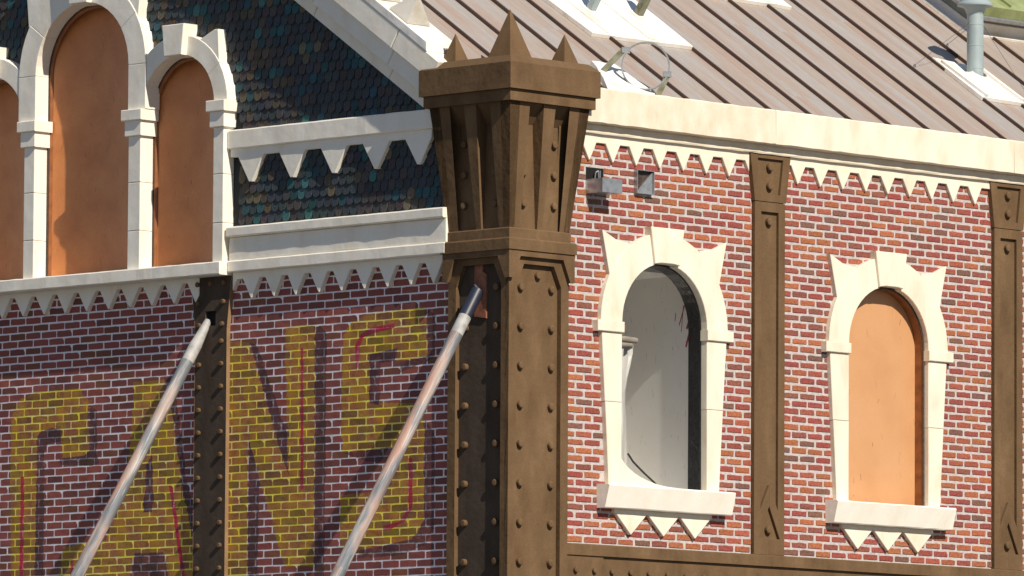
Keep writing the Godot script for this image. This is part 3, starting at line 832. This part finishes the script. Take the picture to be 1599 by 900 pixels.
const COL := Vector3(.32, 0, -.32)
func corner_column():
	var col := node("corner_column", building)
	tag(col, "riveted bronze corner column with flared top and pyramid spikes")
	var faces := []
	for i in 4: faces.append(Transform3D(Basis(Vector3.UP, PI * .5 * i), COL))     # 0: sunny face (+z), 3: shaded face (-x)
	var H := .37
	var sq := func(m: MB, e: float, y0: float, y1: float, e2 := -1.0):
		# a square slab, or a frustum when e2 differs
		if e2 < 0: e2 = e
		var a := H + e; var b := H + e2
		for f in faces:
			m.quad(f * Vector3(-a, y0, a), f * Vector3(a, y0, a), f * Vector3(b, y1, b), f * Vector3(-b, y1, b))
		m.quad(COL + Vector3(-b, y1, b), COL + Vector3(b, y1, b), COL + Vector3(b, y1, -b), COL + Vector3(-b, y1, -b))
		m.quad(COL + Vector3(-a, y0, -a), COL + Vector3(a, y0, -a), COL + Vector3(a, y0, a), COL + Vector3(-a, y0, a))
	var m := MB.new()
	sq.call(m, -.047, 0.0, 7.5)                     # core behind the face frames
	put("shaft", m, M.bronze, col)
	# the framed faces of the shaft; the shaded one gets a plate with shade put into its colour
	var rv := rivet_mesh(.032, .038)
	for i in [0, 3]:
		var f: Transform3D = faces[i]
		m = MB.new()
		var hole := [Vector2(-.275, 3.9), Vector2(.275, 3.9), Vector2(.275, 7.235), Vector2(.185, 7.415), Vector2(-.185, 7.415), Vector2(-.275, 7.235)]
		frame_plate(m, [Vector2(-H, 3.8), Vector2(H, 3.8), Vector2(H, 7.53), Vector2(-H, 7.53)], hole, H - .045, H)
		put("face_frame", m, M.bronze, col, f)
		m = MB.new()
		var h2 := [Vector2(-.352, 7.0), Vector2(.352, 7.0), Vector2(.352, 7.283), Vector2(.265, 7.475), Vector2(-.265, 7.475), Vector2(-.352, 7.283)]
		frame_plate(m, [Vector2(-H - .036, 7.283), Vector2(H + .036, 7.283), Vector2(H + .036, 7.535), Vector2(-H - .036, 7.535)], h2, H + .001, H + .037)
		put("collar", m, M.bronze, col, f)
		if i == 3:
			m = MB.new(); m.box(Vector3(-.30, 3.8, H - .052), Vector3(.30, 7.42, H - .0455)); put("shade_plate", m, M.bronze_shade, col, f)
		for k in 12:
			for s in [-1, 1]:
				if i == 3 and s < 0 and k < 1: continue
				rivet(col, rv, M.bronze, f, s * .19, 7.215 - k * .3385, H - .047)
		if i == 0: rivet(col, rv, M.bronze, f, 0.02, 7.325, H - .047)
	for i in [1, 2]:
		m = MB.new(); m.box(Vector3(-H + .002, 0, H - .045), Vector3(H - .002, 7.53, H - .002))
		put("face_frame", m, M.bronze, col, faces[i])
	m = MB.new()
	sq.call(m, .050, 7.528, 7.618); sq.call(m, .050, 7.618, 7.632, .040)
	put("ring", m, M.bronze, col)
	m = MB.new(); sq.call(m, .012, 7.632, 7.712); sq.call(m, .012, 7.712, 7.722, .002)
	put("ring", m, M.bronze, col)
	# flared head: straight core with tapering brackets
	m = MB.new(); sq.call(m, -.024, 7.7, 8.82)
	put("head_core", m, M.bronze, col)
	var yb := 7.722; var yt := 8.80; var E := .122
	for i in 4:
		var f: Transform3D = faces[i]
		var br := func(ub0: float, ub1: float, ut0: float, ut1: float):
			var k := MB.new()
			var z := H - .004
			var p := [Vector3(ub0, yb, z + .006), Vector3(ub1, yb, z + .006), Vector3(ut1, yt, H + E), Vector3(ut0, yt, H + E)]
			var q := [Vector3(ub0, yb, z - .12), Vector3(ub1, yb, z - .12), Vector3(ut1, yt, z - .12), Vector3(ut0, yt, z - .12)]
			k.quad(p[0], p[1], p[2], p[3]); k.quad(q[0], p[0], p[3], q[3]); k.quad(p[1], q[1], q[2], p[2]); k.quad(p[3], p[2], q[2], q[3])
			put("bracket", k, M.bronze, col, f)
		br.call(-.03, .03, -.074, .074)
		# corner brackets wrap the corner: each face carries its half
		br.call(-H - .002, -H + .06, -H - E, -H - E + .12)
		br.call(H - .07, H + .002, H + E - .12, H + E)
		var so := MB.new()
		for s in [-1, 1]:
			var u0: float = minf(s * .06, s * (H + .02)); var u1: float = maxf(s * .06, s * (H + .02))
			so.quad(Vector3(u0, 8.63, H - .023), Vector3(u1, 8.63, H - .023), Vector3(u1, 8.80, H + E - .012), Vector3(u0, 8.80, H + E - .012))
		put("soffit", so, M.bronze, col, f)
		if i == 0 or i == 3:
			for k in 3:
				for s in [-1, 1]: rivet(col, rv, M.bronze, f, s * .19, 8.475 - .268 * k, H - .025)
	m = MB.new(); sq.call(m, .16, 8.80, 8.898); put("cap_slab", m, M.bronze, col)
	m = MB.new(); sq.call(m, .19, 8.90, 9.128); sq.call(m, .19, 9.128, 9.195, .115); put("cap_slab", m, M.bronze, col)
	var spike := func(x: float, z: float, h: float, hh: float, tall: float):
		var k := MB.new()
		var b := COL + Vector3(x, 9.19, z)
		var q := [b + Vector3(-hh, 0, hh), b + Vector3(hh, 0, hh), b + Vector3(hh, 0, -hh), b + Vector3(-hh, 0, -hh)]
		for j in 4: k.tri(q[j], q[(j + 1) % 4], b + Vector3(0, tall, 0))
		put("spike", k, M.bronze, col)
	spike.call(0.0, 0.0, 0, .155, .49)
	for x in [-.335, .335]:
		for z in [-.335, .335]:
			if not (x < 0 and z > 0): spike.call(x, z, 0, .092, .27)

func pilaster_outline(c: float, y0: float, ycap: float, ytop: float) -> Array:
	return [Vector2(c - .2, y0), Vector2(c + .2, y0), Vector2(c + .2, ycap), Vector2(c - .2, ycap)]
func sunny_pilaster(cx: float):
	var p := node("pilaster", building, Transform3D(Basis.IDENTITY, Vector3(cx, 0, 0)))
	tag(p, "bronze pilaster between the two arched windows" if cx < 4 else "bronze pilaster at the end of the sunny wall")
	var m := MB.new()
	# shaft: front plate with a sunk panel that ends in a notch, and a triangular hole under it
	var Z := .045
	m.box(Vector3(-.195, 5.032, 0), Vector3(.195, 8.19, Z - .03))
	put("sunk_panel", m, M.bronze, p)
	m = MB.new()
	var hole := PackedVector2Array([Vector2(-.115, 5.43), Vector2(0, 5.655), Vector2(.115, 5.43), Vector2(.115, 8.10), Vector2(-.115, 8.10)])
	var tri := PackedVector2Array([Vector2(-.14, 5.175), Vector2(.14, 5.175), Vector2(0, 5.465)])
	for s in 2:
		var half := PackedVector2Array(rect(-.2, 5.03, 0, 8.188) if s == 0 else rect(0, 5.03, .2, 8.188))
		for q in Geometry2D.clip_polygons(half, hole):
			for z in Geometry2D.clip_polygons(q, tri): m.prism(z, Z - .034, Z, .003)
	put("shaft", m, M.bronze, p)
	m = MB.new()
	m.prism([Vector2(-.20, 8.196), Vector2(.20, 8.196), Vector2(.262, 8.616), Vector2(-.262, 8.616)], 0, Z - .022)
	frame_plate(m, [Vector2(-.206, 8.194), Vector2(.206, 8.194), Vector2(.266, 8.617), Vector2(-.266, 8.617)], [Vector2(-.125, 8.26), Vector2(.125, 8.26), Vector2(.17, 8.58), Vector2(-.17, 8.58)], 0.001, Z + .004)
	put("capital", m, M.bronze, p)
	var rv := rivet_mesh(.036, .040)
	rivet(p, rv, M.bronze, RF, 0, 8.505, Z - .022); rivet(p, rv, M.bronze, RF, 0, 8.335, Z - .022)
	rivet(p, rv, M.bronze, RF, 0, 8.015, Z - .03); rivet(p, rv, M.bronze, RF, 0, 5.255, Z - .03)

func shaded_pilaster():
	var p := node("pilaster", building, LF * Transform3D(Basis.IDENTITY, Vector3(-3.705, 0, 0)))
	tag(p, "riveted bronze pilaster on the shaded brick wall, shade put into its colour")
	var m := MB.new()
	frame_plate(m, [Vector2(-.205, 3.8), Vector2(.205, 3.8), Vector2(.205, 7.04), Vector2(.262, 7.51), Vector2(-.262, 7.51), Vector2(-.205, 7.04)], [Vector2(-.075, 7.072), Vector2(.06, 7.072), Vector2(.06, 7.205), Vector2(-.075, 7.205)], 0.002, .042)
	put("shaft", m, M.bronze_shade, p)  # same bronze, darkened in colour to imitate shade on this side
	m = MB.new(); m.box(Vector3(-.09, 7.06, .0022), Vector3(.08, 7.22, .006)); put("hole_shade_plate", m, M.hole_shade, p)  # black plate added to give the shallow hole its shade
	m = MB.new()
	for sg in [-1, 1]: m.prism([Vector2(sg * .2055, 3.8), Vector2(sg * .2095, 3.8), Vector2(sg * .2095, 7.04), Vector2(sg * .2665, 7.51), Vector2(sg * .2625, 7.51), Vector2(sg * .2055, 7.04)], .001, .0435)
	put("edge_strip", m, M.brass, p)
	var rv := rivet_mesh(.023, .026)
	for k in 18:
		for s in [-1, 1]:
			if k == 0: continue
			rivet(p, rv, M.bronze, RF, s * .145, 7.13 - .2035 * k, .042)
	for q in [[-.17, 7.45], [0, 7.45], [.175, 7.45], [-.165, 7.28], [.165, 7.28], [-.15, 7.08], [.152, 7.08]]: rivet(p, rv, M.bronze, RF, q[0], q[1], .042)

func roof_y(w: float) -> float: return EAVE_Y + SLOPE * (w - EAVE_W)
func roof():
	var rf := node("metal_roof", building)
	tag(rf, "brown standing-seam metal roof with white repair patches")
	var up := Vector3(0, SLOPE, -1).normalized(); var nrm := Vector3(0, 1, SLOPE).normalized()
	var x0 := 7.03 - .545 * 13
	var L := 5.16 * sqrt(1 + SLOPE * SLOPE)
	for k in 25:
		var m := MB.new()
		m.col = vary(Color(1.06, 1.06, 1.06), .05, .015)
		var xa := maxf(x0 + k * .545, -.02); var xb := x0 + (k + 1) * .545
		if xb < 0: continue
		var a := Vector3(xa, roof_y(.05), -.05); var b := Vector3(xb, roof_y(.05), -.05)
		var l := 5.31 * sqrt(1 + SLOPE * SLOPE)
		var o := rng.randf(); var o2 := rng.randf()
		for s in 8:
			var p0 := a + up * l * (s / 8.0); var p1 := b + up * l * (s / 8.0); var p2 := b + up * l * ((s + 1) / 8.0); var p3 := a + up * l * ((s + 1) / 8.0)
			var q := [[p0, Vector2(o, o2 + s * .2)], [p3, Vector2(o, o2 + s * .2 + .2)], [p2, Vector2(o + .9, o2 + s * .2 + .2)], [p0, Vector2(o, o2 + s * .2)], [p2, Vector2(o + .9, o2 + s * .2 + .2)], [p1, Vector2(o + .9, o2 + s * .2)]]
			for z in q: m.put(z[0], nrm, z[1])
		put("roof_panel", m, M.roof, rf)
		if xa > 0.1:
			m = MB.new()
			m.pre = Transform3D(Basis(Vector3(1, 0, 0), nrm, -up), Vector3(xa, roof_y(.05), -.05))
			m.box(Vector3(-.013, -.01, -l), Vector3(.013, .028, 0))
			put("roof_seam", m, M.seam, rf)
	# far slope, under-boarding
	var bk := MB.new()
	bk.quad(Vector3(13.1, roof_y(5.36), -5.36), Vector3(-.3, roof_y(5.36), -5.36), Vector3(-.3, roof_y(.2), -10.52), Vector3(13.1, roof_y(.2), -10.52))
	put("far_slope", bk, M.seam, rf)
	bk = MB.new()
	bk.quad(Vector3(.05, roof_y(.05) - .06, -.05), Vector3(13, roof_y(.05) - .06, -.05), Vector3(13, roof_y(5.36) - .06, -5.36), Vector3(.05, roof_y(5.36) - .06, -5.36))
	put("under_boarding", bk, M.seam, rf)
	# white repair patches laid over panels and seams
	var patch := func(pts: Array, h: float):
		var p := PackedVector2Array()
		for q in pts: p.append(Vector2(q[0], (q[1] - .05) * sqrt(1 + SLOPE * SLOPE)))
		# wander the edge a little
		var e := PackedVector2Array()
		for i in p.size():
			var a: Vector2 = p[i]; var b: Vector2 = p[(i + 1) % p.size()]
			for j in 6: e.append(a.lerp(b, j / 6.0) + Vector2(rng.randf_range(-.012, .012), rng.randf_range(-.012, .012)))
		var m2 := MB.new()
		m2.pre = Transform3D(Basis(Vector3(1, 0, 0), up, nrm), Vector3(0, roof_y(.05), -.05))
		m2.prism(e, 0.002, h, .004)
		for k in 24:
			var sx := x0 + k * .545
			if sx > pts[0][0] + .1 and sx < pts[1][0] - .1 and pts[2][1] > 1.0: m2.prism(rect(sx - .035, (pts[0][1] - .03) * sqrt(1 + SLOPE * SLOPE), sx + .035, (pts[2][1] - .1) * sqrt(1 + SLOPE * SLOPE)), h - .005, h + .018, .008)
		put("repair_patch", m2, M.membrane, rf)
	patch.call([[2.42, 1.36], [3.74, 1.36], [3.80, 2.9], [2.30, 2.9]], .042)
	patch.call([[5.06, 2.42], [6.26, 2.42], [6.24, 3.3], [5.06, 3.3]], .042)
	patch.call([[1.55, .30], [2.22, .30], [2.16, .84], [1.88, .84]], .042)

func dormer():
	var d := node("dormer", building)
	tag(d, "dormer with grey walls and mossy green roof edge at the top right")
	var up := Vector3(0, SLOPE, -1).normalized(); var nrm := Vector3(0, 1, SLOPE).normalized()
	var at := Transform3D(Basis(Vector3(1, 0, 0), up, nrm), Vector3(8.93, roof_y(2.50), -2.50))     # x, up the slope, out of the roof
	var m := MB.new(); m.pre = at
	m.box(Vector3(0, 0, -.1), Vector3(3.9, 2.6, .22)); put("wall", m, M.grey_wall, d)
	m = MB.new(); m.pre = at
	m.box(Vector3(-.10, -.10, .002), Vector3(3.9, .004, .03), .004); m.box(Vector3(-.02, -.02, .03), Vector3(3.9, .002, .125), .004)
	m.box(Vector3(-.10, .005, .002), Vector3(-.004, 2.6, .03), .004); m.box(Vector3(-.02, .003, .03), Vector3(.002, 2.6, .10), .004)
	put("flashing", m, M.membrane, d)
	m = MB.new(); m.pre = at
	m.box(Vector3(-.13, -.15, .205), Vector3(3.9, 2.6, .245), .006); put("gutter", m, M.galv, d)
	m = MB.new(); m.pre = at
	m.box(Vector3(-.10, -.12, .247), Vector3(3.9, 2.6, .36), .012)
	for k in 9: m.box(Vector3(.3 + k * .45, -.10, .36), Vector3(.32 + k * .45, 2.6, .385))
	put("roof", m, M.green, d)

func fixtures():
	var m: MB
	var up := Vector3(0, SLOPE, -1).normalized(); var nrm := Vector3(0, 1, SLOPE).normalized()
	# ---- bracing poles leaning on the shaded wall
	var pole := func(z: float, ytop: float, depth: float, label: String):
		var o := node("bracing_pole", self, Transform3D(Basis.IDENTITY, Vector3(depth, ytop, z)))
		tag(o, label, "pole", "steel poles propping the shaded wall")
		var foot := Vector3(-(ytop) / 1.52, -ytop, 0)
		var dirp := foot.normalized()
		var k := MB.new(); k.tube(dirp * .46, foot, .057, 20)
		put("pole_tube", k, M.pole_grey if z < -2.0 else M.pole_rusty, o)
		return o
	var pa = pole.call(-3.765, 7.12, -.02, "scuffed steel bracing pole running to the pilaster with the square hole")
	m = MB.new(); m.tube(Vector3.ZERO, Vector3(-1, -1.52, 0).normalized() * .26, .034, 16, .055)
	m.tube(Vector3(-1, -1.52, 0).normalized() * .26, Vector3(-1, -1.52, 0).normalized() * .46, .0575, 18)
	put("pole_tip", m, M.primer, pa)
	var pb = pole.call(-.35, 7.19, -.03, "scuffed steel bracing pole running to the corner column under its dark end sleeve")
	m = MB.new(); m.tube(Vector3.ZERO, Vector3(-1, -1.52, 0).normalized() * .28, .059, 18)
	m.tube(Vector3.ZERO, Vector3(-.3, .4, 0).normalized() * .07, .04, 10, .01)
	put("end_sleeve", m, M.navy, pb)
	m = MB.new(); m.tube(Vector3(-1, -1.52, 0).normalized() * .27, Vector3(-1, -1.52, 0).normalized() * .47, .0575, 18)
	put("pole_tip", m, M.primer, pb)
	# ---- rusty plank in the column's recess
	m = MB.new(); m.pre = LF
	m.prism([Vector2(-.40, 6.97), Vector2(-.255, 6.95), Vector2(-.255, 7.33), Vector2(-.30, 7.36), Vector2(-.29, 7.52), Vector2(-.40, 7.52)], .004, .022, .003)
	tag(put("plank", m, M.rust, self), "short rusty red plank wedged behind the pole in the corner column", "plank")
	# ---- flue
	var fl := node("flue_pipe", self, Transform3D(Basis.IDENTITY, Vector3(7.87, roof_y(1.49), -1.49)))
	tag(fl, "grey metal flue pipe with a conical cap rising from the brown roof", "flue")
	var Z := Transform3D(Basis(Vector3(1, 0, 0), -PI * .5), Vector3.ZERO)
	m = MB.new(); m.lathe([Vector2(.080, -.12), Vector2(.080, .70), Vector2(.0, .70)], 24, Z); put("pipe", m, M.flue, fl)
	m = MB.new()
	for y in [.12, .34, .545]: m.lathe([Vector2(.079, y), Vector2(.0825, y + .003), Vector2(.0825, y + .012), Vector2(.079, y + .015)], 24, Z)
	put("band", m, M.flue, fl)
	m = MB.new(); m.lathe([Vector2(.082, .655), Vector2(.10, .70), Vector2(.12, .745), Vector2(.17, .73), Vector2(.172, .745), Vector2(.02, .90), Vector2(0, .90)], 28, Z); put("cap", m, M.flue, fl)
	m = MB.new()
	m.pre = Transform3D(Basis(Vector3(1, 0, 0), up, nrm), Vector3.ZERO)
	m.prism([Vector2(-.33, -.42), Vector2(.27, -.44), Vector2(.29, .26), Vector2(-.30, .36)], .003, .044, .005)
	put("flashing", m, M.membrane, fl)
	m = MB.new()
	m.pre = Transform3D(Basis(Vector3(1, 0, 0), up, nrm), Vector3.ZERO)
	for s in [-.27, .25]: m.box(Vector3(s - .02, -.42, .044), Vector3(s + .02, .26, .075), .004)
	m.lathe([Vector2(.14, .04), Vector2(.1, .07), Vector2(.078, .10)], 22)
	put("flashing_rib", m, M.membrane, fl)
	m = MB.new()
	for q in [Vector3(-.77, 0, -.10), Vector3(.29, 0, -.61), Vector3(.55, 0, .2)]:
		var e := Vector3(q.x, -SLOPE * q.z + .03, q.z)
		m.tube(Vector3(q.x, 0, q.z).normalized() * .08 + Vector3(0, .56, 0), e, .0020, 5)
		m.lathe([Vector2(.012, 0), Vector2(.018, .004), Vector2(.012, .008)], 8, Transform3D(Basis(Vector3(0, 0, 1), .5), e))
	put("guy_wire", m, M.wire, fl)
	# ---- square posts on the white patch
	for i in 2:
		var at := [Vector3(2.84, roof_y(1.79), -1.79), Vector3(3.50, roof_y(1.82), -1.82)][i] as Vector3
		var o := node("roof_post", self, Transform3D(Basis.IDENTITY, at))
		tag(o, ["pale grey square post on the white roof patch, the one nearer the column", "olive brown square post on the white roof patch, nearer the roof's middle"][i], "post", "posts on the white roof patch")
		m = MB.new(); m.pre = Transform3D(Basis(Vector3(1, 0, 0), nrm, -up), Vector3.ZERO)
		m.box(Vector3(-.035, -.02, -.035), Vector3(.035, .9, .035), .004)
		put("post_tube", m, M.old_zinc if i == 1 else M.flue, o)
		m = MB.new(); m.pre = Transform3D(Basis(Vector3(1, 0, 0), nrm, -up), Vector3.ZERO)
		m.box(Vector3(-.08, .04, -.08), Vector3(.08, .05, .08), .002)
		put("foot_plate", m, M.membrane, o)
	# ---- clamp ring on two struts behind the coping
	var rg := node("clamp_ring", self, Transform3D(Basis.IDENTITY, Vector3(1.84, roof_y(.69), -.69)))
	tag(rg, "galvanised clamp ring held by two struts behind the coping", "bracket")
	var side := Vector3(.7071, 0, .7071); var u3 := Vector3.UP
	var c := side * .405 + u3 * .075 
	var ringm := MB.new()
	var facing := Vector3(-.7071, .0, .7071)
	var N := 40; var R := .205
	for i in N:
		var a0 := TAU * i / N; var a1 := TAU * (i + 1) / N
		for q in [[R, R + .006]]:
			var p0 := c + (side * cos(a0) + u3 * sin(a0)) * R; var p1 := c + (side * cos(a1) + u3 * sin(a1)) * R
			var o0 := c + (side * cos(a0) + u3 * sin(a0)) * (R + .012); var o1 := c + (side * cos(a1) + u3 * sin(a1)) * (R + .012)
			var b := facing * .03
			ringm.quad(p0 + b, o0 + b, o1 + b, p1 + b); ringm.quad(o0 + b, o0 - b, o1 - b, o1 + b); ringm.quad(p0 - b, p0 + b, p1 + b, p1 - b); ringm.quad(o0 - b, p0 - b, p1 - b, o1 - b)
	put("ring", ringm, M.galv, rg)
	var strut := func(a: Vector3, b: Vector3):
		var k := MB.new()
		var z := (b - a).normalized(); var x := z.cross(facing).normalized()
		k.pre = Transform3D(Basis(x, z.cross(x), z), a)
		k.box(Vector3(-.024, -.024, 0), Vector3(.024, .024, (b - a).length()), .003)
		put("strut", k, M.old_zinc, rg)
	strut.call(Vector3(0, 0, 0), side * .215 + u3 * .225)
	strut.call(side * .50 + u3 * -.22, side * .60 + u3 * -.015)
	for q in [side * .235 + u3 * .215, side * .605 + u3 * .0]:
		m = MB.new()
		m.pre = Transform3D(Basis(side, u3, facing), q); m.box(Vector3(-.045, -.025, -.035), Vector3(.03, .025, .035), .004)
		put("clamp", m, M.galv, rg)
	# ---- sheet metal box in the first broken-out opening
	var bx := node("metal_box", self, Transform3D(Basis.IDENTITY, Vector3(1.06, 8.09, 0)))
	tag(bx, "open-topped sheet metal box sticking out of a broken hole in the brick", "box")
	m = MB.new(); m.box(Vector3(-.115, 0, 0.002), Vector3(-.110, .125, .20)); put("side_plate", m, M.galv, bx)
	m = MB.new(); m.box(Vector3(-.115, .002, .20), Vector3(.135, .127, .205)); put("front_plate", m, M.galv, bx)
	m = MB.new(); m.box(Vector3(.105, 0, 0.002), Vector3(.110, .125, .20)); put("side_plate", m, M.galv, bx)
	m = MB.new(); m.box(Vector3(-.11, .0, 0.002), Vector3(.105, .005, .198)); put("bottom_plate", m, M.galv, bx)
	m = MB.new(); m.box(Vector3(-.112, .005, .001), Vector3(.11, .235, .003)); put("hole_shade_plate", m, M.hole_shade, bx)  # flat black patch painted in for the shade of the broken hole
	m = MB.new(); m.path([Vector3(-.02, .13, .02), Vector3(-.02, .19, .03), Vector3(.01, .205, .035), Vector3(.02, .13, .03)], .008, 6); m.box(Vector3(.035, .1, .004), Vector3(.045, .21, .03)); put("conduit_end", m, M.galv, bx)
	# ---- short square duct in the second
	var dk := node("square_duct", self, Transform3D(Basis.IDENTITY, Vector3(1.665, 8.245, 0)))
	tag(dk, "square bare metal duct end set in the brick right of the metal box", "duct")
	m = MB.new()
	m.box(Vector3(-.110, -.108, -.0), Vector3(-.103, .105, .045)); m.box(Vector3(.103, -.108, 0), Vector3(.110, .105, .045))
	m.box(Vector3(-.103, -.108, 0), Vector3(.103, -.101, .05)); m.box(Vector3(-.103, .098, 0), Vector3(.103, .105, .045))
	put("duct_wall", m, M.galv, dk)
	m = MB.new(); m.box(Vector3(-.103, -.101, .001), Vector3(.103, .098, .003)); put("duct_back", m, M.sealant, dk)
	m = MB.new(); m.tri(Vector3(-.09, -.10, .006), Vector3(.10, -.10, .03), Vector3(.10, .095, .03)); m.tri(Vector3(-.09, -.10, .006), Vector3(.10, .095, .03), Vector3(.10, .095, .005))
	put("bent_flap", m, M.galv, dk)
	# ---- plastic sheet and cable inside the open window
	m = MB.new()
	var cols := 14; var rows := 12
	for i in cols:
		for j in rows:
			var f := func(a: int, b: int) -> Vector3:
				var s := float(a) / cols; var t := float(b) / rows
				var gather := lerpf(1.0, .58, smoothstep(.0, .4, t))
				return Vector3(1.84 + s * .36 * gather, 6.92 - t * 1.36 - .05 * sin(s * 3.0) * (1 - t), -.50 - .04 * sin(s * 15.0 + t * 3.0) - .08 * s)
			m.quad(f.call(i, j + 1), f.call(i + 1, j + 1), f.call(i + 1, j), f.call(i, j))
	var sheet := put("plastic_sheet", m, M.plastic, self)
	tag(sheet, "crumpled white plastic sheet hanging inside the open arched window", "sheet")
	m = MB.new(); m.tube(Vector3(1.70, 6.91, -.45), Vector3(2.10, 6.90, -.48), .028, 12); m.tube(Vector3(1.70, 6.85, -.46), Vector3(2.04, 6.86, -.49), .026, 12)
	put("rolled_top", m, M.old_cloth, sheet)
	m = MB.new()
	m.path([Vector3(1.76, 5.87, -.25), Vector3(1.83, 5.80, -.25), Vector3(1.95, 5.72, -.25), Vector3(2.12, 5.62, -.25), Vector3(2.3, 5.52, -.25)], .009, 6)
	tag(put("cable", m, M.wire, self), "thin dark cable sagging across the bottom of the open window", "cable")
